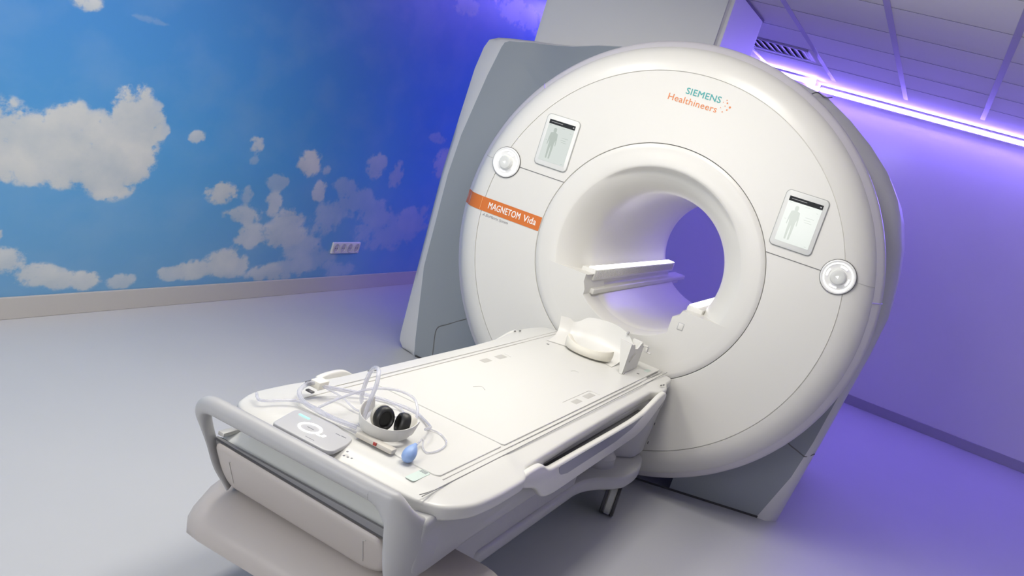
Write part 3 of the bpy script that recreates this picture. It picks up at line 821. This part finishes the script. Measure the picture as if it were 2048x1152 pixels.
# core under the tabletop
fin('core_body', B(-.34, .31, -2.25, -.05, .47, .60, .01), GL, T)
bm = bmesh.new()
loft(bm, [[(x, -2.255, .560), (x, -2.395, .514), (x, -2.255, .48)] for x in (-.366, .300)])
fin('end_tray', bm, mat('tray_light', (.86, .88, .87), .25), T, smooth=False)
bm = bmesh.new()
loft(bm, [[lean(x, .528, .018), lean(x, .528, .008), lean(x, .500, .006), lean(x, .500, .05)] for x in (-.366, .290)])
fin('tray_lip', bm, mat('lip_grey', (.25, .25, .26), .4), T, smooth=False)
fin('tray_light_edge', B(-.372, -.350, -2.40, -2.29, .530, .542, .002), TB, T)
# drawer front
dr = rnd([(-.362, .520), (-.352, .42), (-.325, .372), (.170, .352), (.225, .372), (.242, .44), (.225, .492)], .03, 5)
bm = bmesh.new(); lps = []
for d, dd in ((.016, -.012), (.006, -.008), (.0, .0), (.0, .03)):
    lps.append([lean(x, z, dd) for x, z in inset(dr, d)])
loft(bm, lps); drw = fin('end_drawer', bm, BE, T, ang=50); drw['label'] = 'beige rounded drawer front below the handle'
bm = bmesh.new()
tube(bm, [Vector(lean(x, z, -.013)) for x, z in ((.165, .385), (.168, .462), (.178, .468))], .0012, 6)
tube(bm, [Vector(lean(x, z, -.013)) for x, z in ((-.30, .40), (-.305, .475), (-.298, .478))], .0010, 6)
fin('drawer_seam', bm, SEAML, drw)
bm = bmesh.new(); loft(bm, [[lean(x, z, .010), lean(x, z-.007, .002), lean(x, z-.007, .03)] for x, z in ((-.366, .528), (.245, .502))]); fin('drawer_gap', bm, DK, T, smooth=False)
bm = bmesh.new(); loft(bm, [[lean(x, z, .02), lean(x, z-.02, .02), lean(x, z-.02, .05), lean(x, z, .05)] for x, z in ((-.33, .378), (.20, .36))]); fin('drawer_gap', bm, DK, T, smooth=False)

# flip-up side rails along both long sides
def siderail(s):
    bm = bmesh.new()
    xo = .392 if s > 0 else -.405
    ol = rnd([(-1.955, .632), (-1.90, .640), (-1.80, .640), (-1.72, .600), (-1.0, .590), (-.80, .590), (-.64, .598), (-.44, .640), (-.37, .645), (-.335, .630), (-.34, .600), (-.56, .505), (-.66, .488), (-1.60, .480), (-1.70, .492), (-1.80, .555), (-1.93, .590)], .04, 4)
    def P_(d, dx): return [(xo - s*dx, y, z) for y, z in inset(ol, d)]
    loft(bm, [P_(.008, 0), P_(.002, .003), P_(0, .008), P_(0, .020), P_(.004, .024)])
    o = fin('side_rail', bm, WH, T, ang=45)
    bm = bmesh.new()
    ol2 = rnd([(-1.64, .592), (-.80, .584), (-.66, .590), (-.80, .555), (-1.0, .540), (-1.52, .538), (-1.60, .552)], .02, 4)
    loft(bm, [[(xo + s*.0012, y, z) for y, z in ol2], [(xo - s*.003, y, z) for y, z in ol2]])
    fin('rail_inset', bm, mat('inset_grey', (.30, .31, .33), .3), o, smooth=False)
siderail(1); siderail(-1)
fin('rail_gap_shade', B(.325, .372, -1.74, -.56, .560, .574, .002), DK, T, smooth=False)  # dark box paints the shade in the gap between tabletop and rail
fin('rail_hinge', B(.335, .375, -.36, -.25, .575, .615, .01), GL, T)
fin('rail_hinge', B(.32, .36, -1.93, -1.70, .585, .612, .008), GL, T)
bm = bmesh.new(); box(bm, .325, .362, -.30, -.18, .52, .575, .012); fin('release_lever', bm, mat('lever_grey', (.28, .28, .29), .4), T)
bm = bmesh.new(); box(bm, .318, .345, -.40, -.345, .50, .548, .008); o = fin('release_button', bm, RED, T); o['label'] = 'dark red release button'

# base: beam, head platform, foot platform, columns, casters
def zs_loft(polys):
    bm = bmesh.new(); loft(bm, polys); return bm
plat = [(.255, -1.75), (.255, -.80), (.265, -.72), (.30, -.62), (.345, -.54), (.372, -.46), (.378, -.34), (.372, -.24), (.345, -.13), (.31, -.06), (-.29, -.06), (-.325, -.13), (-.352, -.24), (-.358, -.34), (-.352, -.46), (-.325, -.54), (-.28, -.62), (-.245, -.72), (-.235, -.80), (-.235, -1.75)]
bm = bmesh.new(); lps = []
for d, z in ((.01, .175), (.002, .180), (0, .190), (0, .222), (.003, .232), (.012, .238)):
    lps.append([(x, y, z) for x, y in inset(rnd(plat, .03, 3), d)])
loft(bm, lps); fin('base_platform', bm, GL, T, ang=50)
# foot platform: nose profile swept across with rounded ends
bm = bmesh.new(); secs = []
pro = [(-2.02, .20), (-2.30, .20), (-2.40, .205), (-2.435, .225), (-2.44, .255), (-2.425, .285), (-2.38, .325), (-2.31, .352), (-2.2, .362), (-2.02, .362)]
for x in [-.43+.0*0, -.428, -.42, -.40, -.37, -.32, -.2, 0, .2, .34, .39, .42, .438, .446, .448]:
    e = min(x+.43, .448-x); e = max(e, 0); k = min(1, e/.085); sc_ = math.sqrt(max(0, 1-(1-k)**2)); 
    secs.append([(x, -2.02 + (y+2.02)*(.62+.38*sc_), .275 + (z-.275)*(.72+.28*sc_)) for y, z in pro])
loft(bm, secs); fp_ = fin('foot_platform', bm, BE, T, ang=50); fp_['label'] = 'beige rounded foot cover of the base'
fin('base_beam', B(-.225, .245, -2.05, -.80, .18, .355, .02), GL, T)
bm = bmesh.new(); lathe_z(bm, [(.10, .355), (.10, .40), (.085, .405), (.085, .50)], .17, -1.86, 40); fin('lift_column', bm, GL, T)
bm = bmesh.new(); lathe_z(bm, [(.12, .238), (.12, .28), (.10, .30), (.10, .50)], .17, -.45, 40); fin('lift_column', bm, GL, T)
bm = bmesh.new()
loft(bm, [[(.225, -.33, .238), (.315, -.20, .238), (.315, -.05, .238), (-.27, -.05, .238), (-.27, -.2, .238)], [(.235, -.36, .50), (.332, -.22, .52), (.332, -.05, .52), (-.29, -.05, .52), (-.29, -.2, .52)]])
bmesh.ops.bevel(bm, geom=bm.edges[:], offset=.008, segments=2, affect='EDGES')
fin('docking_pillar', bm, GL, T)
bm = bmesh.new()
for y, z in ((-.045, .40), (-.045, .30)): box(bm, .3325, .335, -.09, -.08, z, z+.012)
fin('pillar_screw', bm, DG, T, smooth=False)
# casters with twin tyres
def caster(x, y, lab=None):
    bm = bmesh.new(); lathe_z(bm, [(.07, .115), (.085, .13), (.085, .178)], x-.06, y+.02, 32); housing = fin('caster_mount', bm, GL, T)
    def wheel(x0, x1, r, m, nm, par):
        bm = bmesh.new(); n = 40; cols = []
        w2 = (x1-x0)
        for i in range(n):
            a = 2*PI*i/n
            cols.append([bm.verts.new((x0+dx*w2, y+rr*math.cos(a), r+.0005+rr*math.sin(a) + (.078-r))) for dx, rr in ((0, r*.6), (0, r*.92), (.18, r), (.82, r), (1, r*.92), (1, r*.6))])
        for i in range(n):
            for q in range(5): bm.faces.new((cols[i][q], cols[(i+1) % n][q], cols[(i+1) % n][q+1], cols[i][q+1]))
        bm.faces.new([c[0] for c in cols]); bm.faces.new([c[-1] for c in cols])
        bmesh.ops.rotate(bm, verts=bm.verts, cent=(x, y, 0), matrix=Matrix.Rotation(math.radians(12), 3, 'Z'))
        return fin(nm, bm, m, par)
    wheel(x-.034, x-.018, .078, DG, 'tyre', housing); wheel(x+.018, x+.034, .078, DG, 'tyre', housing)
    wheel(x-.018, x+.018, .076, mat('hub_grey', (.62, .62, .58), .4), 'wheel_hub', housing)
caster(.318, -.38); caster(-.295, -.38); caster(.20, -2.10); caster(-.20, -2.10)

# ------------------------------------------------------------------ head rest on the table
H = thing('head_coil', 'white curved head support shell at the table head end', 'head support', (-.02, -.25, .6595))
bm = bmesh.new()
# rear wall with a wavy top edge, curving forward at both sides and flaring into a shallow dish
def wall(u):
    x = -.245 + .385*u
    f = ((x+.045)/.2)
    return x, -.185 - .05*f*f
edge = catmull([(0, .762, 0), (.10, .765, 0), (.16, .754, 0), (.23, .766, 0), (.31, .794, 0), (.42, .806, 0), (.55, .812, 0), (.68, .814, 0), (.80, .808, 0), (.90, .795, 0), (1.0, .765, 0)], 4)
front, back = [], []
for p in edge:
    x, y = wall(p.x); zt = p.y
    col = []
    for (k, dy) in ((1, 0), (.75, -.004), (.5, -.012), (.3, -.028), (.15, -.055), (.06, -.09), (.02, -.125), (0, -.16)):
        sh_ = 1 - .12*(1-k)
        col.append((-.045 + (x+.045)*sh_, y+dy, .6605 + (zt-.6605)*k))
    front.append(col); back.append([(a_[0], a_[1]+.005, max(.660, a_[2]-.001)) for a_ in col])
F_ = [[bm.verts.new(p) for p in c] for c in front]; K_ = [[bm.verts.new(p) for p in c] for c in back]
n_ = len(F_)
for i in range(n_-1):
    for q in range(7):
        bm.faces.new((F_[i][q], F_[i+1][q], F_[i+1][q+1], F_[i][q+1])); bm.faces.new((K_[i][q], K_[i][q+1], K_[i+1][q+1], K_[i+1][q]))
    bm.faces.new((F_[i][0], K_[i][0], K_[i+1][0], F_[i+1][0]))
for i in (0, n_-1):
    for q in range(7): bm.faces.new((F_[i][q], F_[i][q+1], K_[i][q+1], K_[i][q]))
fin('cradle', bm, WH, H, ang=50)
bm = bmesh.new(); box(bm, .090, .100, -.222, -.205, .796, .810, .002); fin('rim_clip', bm, GL, H)
# side bracket: upright blade and board with a V-notched top
bm = bmesh.new()
loft(bm, [[(.178, y, z) for y, z in ((-.425, .6600), (-.205, .6600), (-.205, .780), (-.255, .792), (-.300, .768), (-.345, .772), (-.370, .796), (-.425, .800))],
          [(.186, y, z) for y, z in ((-.425, .6600), (-.205, .6600), (-.205, .780), (-.255, .792), (-.300, .768), (-.345, .772), (-.370, .796), (-.425, .800))]])
bk = fin('side_bracket', bm, WH, H, smooth=False)
bm = bmesh.new(); loft(bm, [[(x, y, z) for x, z in ((.128, .812), (.186, .806), (.186, .6600), (.172, .6600))] for y in (-.432, -.424)])
fin('bracket_face', bm, WH, bk, smooth=False)
bm = bmesh.new(); tube(bm, [Vector((.1865, y, z)) for y, z in ((-.385, .715), (-.36, .735), (-.32, .748))], .005, 8); fin('bracket_slot', bm, SLOT, bk)
bm = bmesh.new(); box(bm, .128, .178, -.215, -.205, .700, .790, .003); box(bm, .186, .212, -.235, -.222, .775, .784, .002); box(bm, .204, .214, -.235, -.21, .750, .775, .002); box(bm, .204, .232, -.228, -.21, .748, .755, .002); fin('clip_arm', bm, WH, bk)
bm = bmesh.new(); box(bm, .186, .192, -.425, -.405, .660, .666, .001); fin('foot_clip', bm, SLOT, bk)

bm = bmesh.new()
secs = []
for k in range(33):
    a = PI + PI*k/32
    ca, sa = math.cos(a), math.sin(a)
    ox = -.026 + .118*ca; oy = -.335 + .096*sa
    up = .006 + .014*abs(ca)**2.5
    def P3(f_, z): return (-.026 + (ox+.026)*f_, -.325 + (oy+.325)*f_, z)
    secs.append([P3(.93, .6665), P3(1.0, .672), P3(1.03, .690+up*.6), P3(1.0, .700+up), P3(.90, .700+up), P3(.72, .690+up*.5), P3(.45, .682), P3(.1, .680), P3(.1, .6665)])
loft(bm, secs)
tag(fin('head_cushion', bm, CR, ang=60), 'cream crescent head cushion in the white head support', 'cushion')

# ------------------------------------------------------------------ headphones with clear hoses
P_ = thing('headphones', 'white headphones with black ear cushions lying among clear hoses', 'headphones', (.05, -2.20, .659))
bm = bmesh.new()
# the band stands on its edge and bows towards the foot end
bp_ = catmull([(-.052, -2.150, .722), (-.052, -2.20, .712), (-.032, -2.243, .700), (.005, -2.262, .692), (.05, -2.255, .688), (.083, -2.225, .690), (.098, -2.18, .697), (.094, -2.135, .706)], 8)
rings = []
for i, p in enumerate(bp_):
    a = bp_[max(0, i-1)]; c = bp_[min(len(bp_)-1, i+1)]; t = (c-a).normalized(); nrm = Vector((t.y, -t.x, 0)).normalized()
    up = Vector((0, 0, 1)) + nrm*.25; up.normalize(); hh = .0205; th = .0028
    ring = []
    for k in range(14):
        q = 2*PI*k/14; cu = math.copysign(abs(math.cos(q))**.5, math.cos(q)); su = math.copysign(abs(math.sin(q))**.5, math.sin(q))
        ring.append(p + up*hh*su + nrm*th*cu)
    rings.append(ring)
loft(bm, rings); fin('headband', bm, mat('headphone_white', (.62, .61, .58), .38), P_, ang=60)
def cup(c, ax, rad, dark_first=True):
    ax = Vector(ax).normalized(); u = ax.cross(Vector((0, 0, 1))).normalized(); v = u.cross(ax)
    def rev(prof, m, nm, par):
        bm = bmesh.new(); cols = []
        for i in range(36):
            a = 2*PI*i/36
            cols.append([bm.verts.new(Vector(c) + ax*h + (u*math.cos(a)*.86 + v*math.sin(a))*r) for r, h in prof])
        for i in range(36):
            for q in range(len(prof)-1): bm.faces.new((cols[i][q], cols[(i+1) % 36][q], cols[(i+1) % 36][q+1], cols[i][q+1]))
        for e in (0, -1): bm.faces.new([x[e] for x in cols])
        return fin(nm, bm, m, par, ang=50)
    sh = rev([(rad*.55, -.024), (rad*.85, -.021), (rad*1.0, -.012), (rad*1.02, -.002), (rad*.95, 0)], mat('cup_cream', (.74, .72, .64), .35), 'ear_cup', P_)
    rev([(rad*.93, 0), (rad*1.0, .006), (rad*1.0, .018), (rad*.9, .026), (rad*.72, .0285), (rad*.62, .026), (rad*.58, .018), (rad*.3, .0175)], BLK, 'ear_cushion', sh)
    return sh
cup((.004, -2.185, .708), (.86, -.50, .10), .036)
cup((.066, -2.145, .702), (-.62, -.76, .14), .033)
bm = bmesh.new()
def tb(pts, r, n=10): tube(bm, catmull(pts, 7), r, n)
z0 = .668
tb([(-.045, -2.165, .70), (-.030, -2.235, .680), (-.022, -2.240, .69), (-.035, -2.21, .74), (-.045, -2.18, .790), (-.07, -2.15, .82), (-.10, -2.13, .805), (-.115, -2.12, .76), (-.12, -2.11, .70), (-.11, -2.09, z0)], .0065)
air = fin('air_hose', bm, TUBE, P_)
bm = bmesh.new()
tb([(-.030, -2.25, .672), (-.09, -2.262, .672), (-.16, -2.27, .674), (-.215, -2.262, .676), (-.255, -2.235, .685), (-.262, -2.195, .70), (-.25, -2.16, .705)], .0072)
tb([(-.026, -2.255, .678), (-.10, -2.272, .676), (-.17, -2.262, .676), (-.235, -2.275, .672), (-.285, -2.36, .666), (-.33, -2.33, .664)], .0045)
fin('air_hose', bm, TUBE, P_)
bm = bmesh.new()
tb([(-.16, -2.262, .680), (-.13, -2.20, .715), (-.09, -2.12, .745), (-.04, -2.06, .752), (.01, -2.04, .745), (.05, -2.07, .73), (.07, -2.10, .71)], .0042)
tb([(-.24, -2.16, .70), (-.18, -2.07, .69), (-.10, -1.99, .678), (-.01, -1.95, .668), (.07, -2.0, .672), (.10, -2.06, .69), (.112, -2.11, .70)], .0042)
tb([(-.24, -2.15, .695), (-.20, -2.05, .682), (-.15, -1.98, .672), (-.08, -1.955, .668), (-.02, -2.01, .668), (-.04, -2.08, .668), (-.11, -2.13, .668), (-.18, -2.12, .68), (-.235, -2.16, .70)], .0032)
tb([(-.24, -2.14, .69), (-.16, -1.99, .668), (-.04, -1.93, .666), (.05, -1.98, .668), (.09, -2.03, .68)], .0038)
fin('air_hose', bm, TUBE, P_)
bm = bmesh.new(); box(bm, -.268, -.232, -2.175, -2.125, .688, .712, .004); fin('hose_connector', bm, CR, P_)
bm = bmesh.new(); box(bm, -.276, -.262, -2.19, -2.15, .690, .704, .003); box(bm, -.26, -.235, -2.20, -2.185, .680, .686, .002); fin('connector_clip', bm, DG, P_)
bm = bmesh.new()
box(bm, -.01, .118, -2.285, -2.255, .6595, .676, .007)
fin('lower_frame', bm, mat('frame_beige', (.56, .53, .47), .4), P_)
fin('side_marker', B(.055, .066, -2.288, -2.284, .665, .674, .001), RED, P_)

# squeeze bulb
Q = thing('squeeze_bulb', 'pale blue rubber squeeze bulb beside the headphones with thin hose', 'squeeze bulb', (.160, -2.262, .659))
bm = bmesh.new()
ax = Vector((-.15, .80, .45)).normalized(); u = ax.cross(Vector((0, 0, 1))).normalized(); v = u.cross(ax)
pr = [(.0008, -.030), (.006, -.0295), (.0125, -.026), (.0175, -.018), (.0195, -.007), (.0185, .005), (.0150, .016), (.0100, .026), (.0065, .032), (.0055, .036)]
cols = []; cc_ = Vector((.160, -2.262, .6815))
for i in range(32):
    a = 2*PI*i/32; cols.append([bm.verts.new(cc_ + ax*h + (u*math.cos(a)+v*math.sin(a))*r) for r, h in pr])
for i in range(32):
    for q in range(len(pr)-1): bm.faces.new((cols[i][q], cols[(i+1) % 32][q], cols[(i+1) % 32][q+1], cols[i][q+1]))
bm.faces.new([c[0] for c in cols]); bm.faces.new([c[-1] for c in cols])
fin('bulb', bm, BLUE, Q, ang=60)
bm = bmesh.new(); bmesh.ops.create_uvsphere(bm, u_segments=10, v_segments=8, radius=.002, matrix=Matrix.Translation((.164, -2.2815, .679))); fin('air_hole', bm, DK, Q)
bm = bmesh.new(); tube(bm, catmull([(.156, -2.232, .695), (.150, -2.20, .70), (.135, -2.16, .69), (.125, -2.13, .675), (.14, -2.15, .664), (.165, -2.165, .663), (.175, -2.11, .663), (.158, -2.04, .663), (.11, -2.0, .663), (.07, -2.01, .665)], 8), .0026, 8)
fin('thin_hose', bm, TUBE, Q)
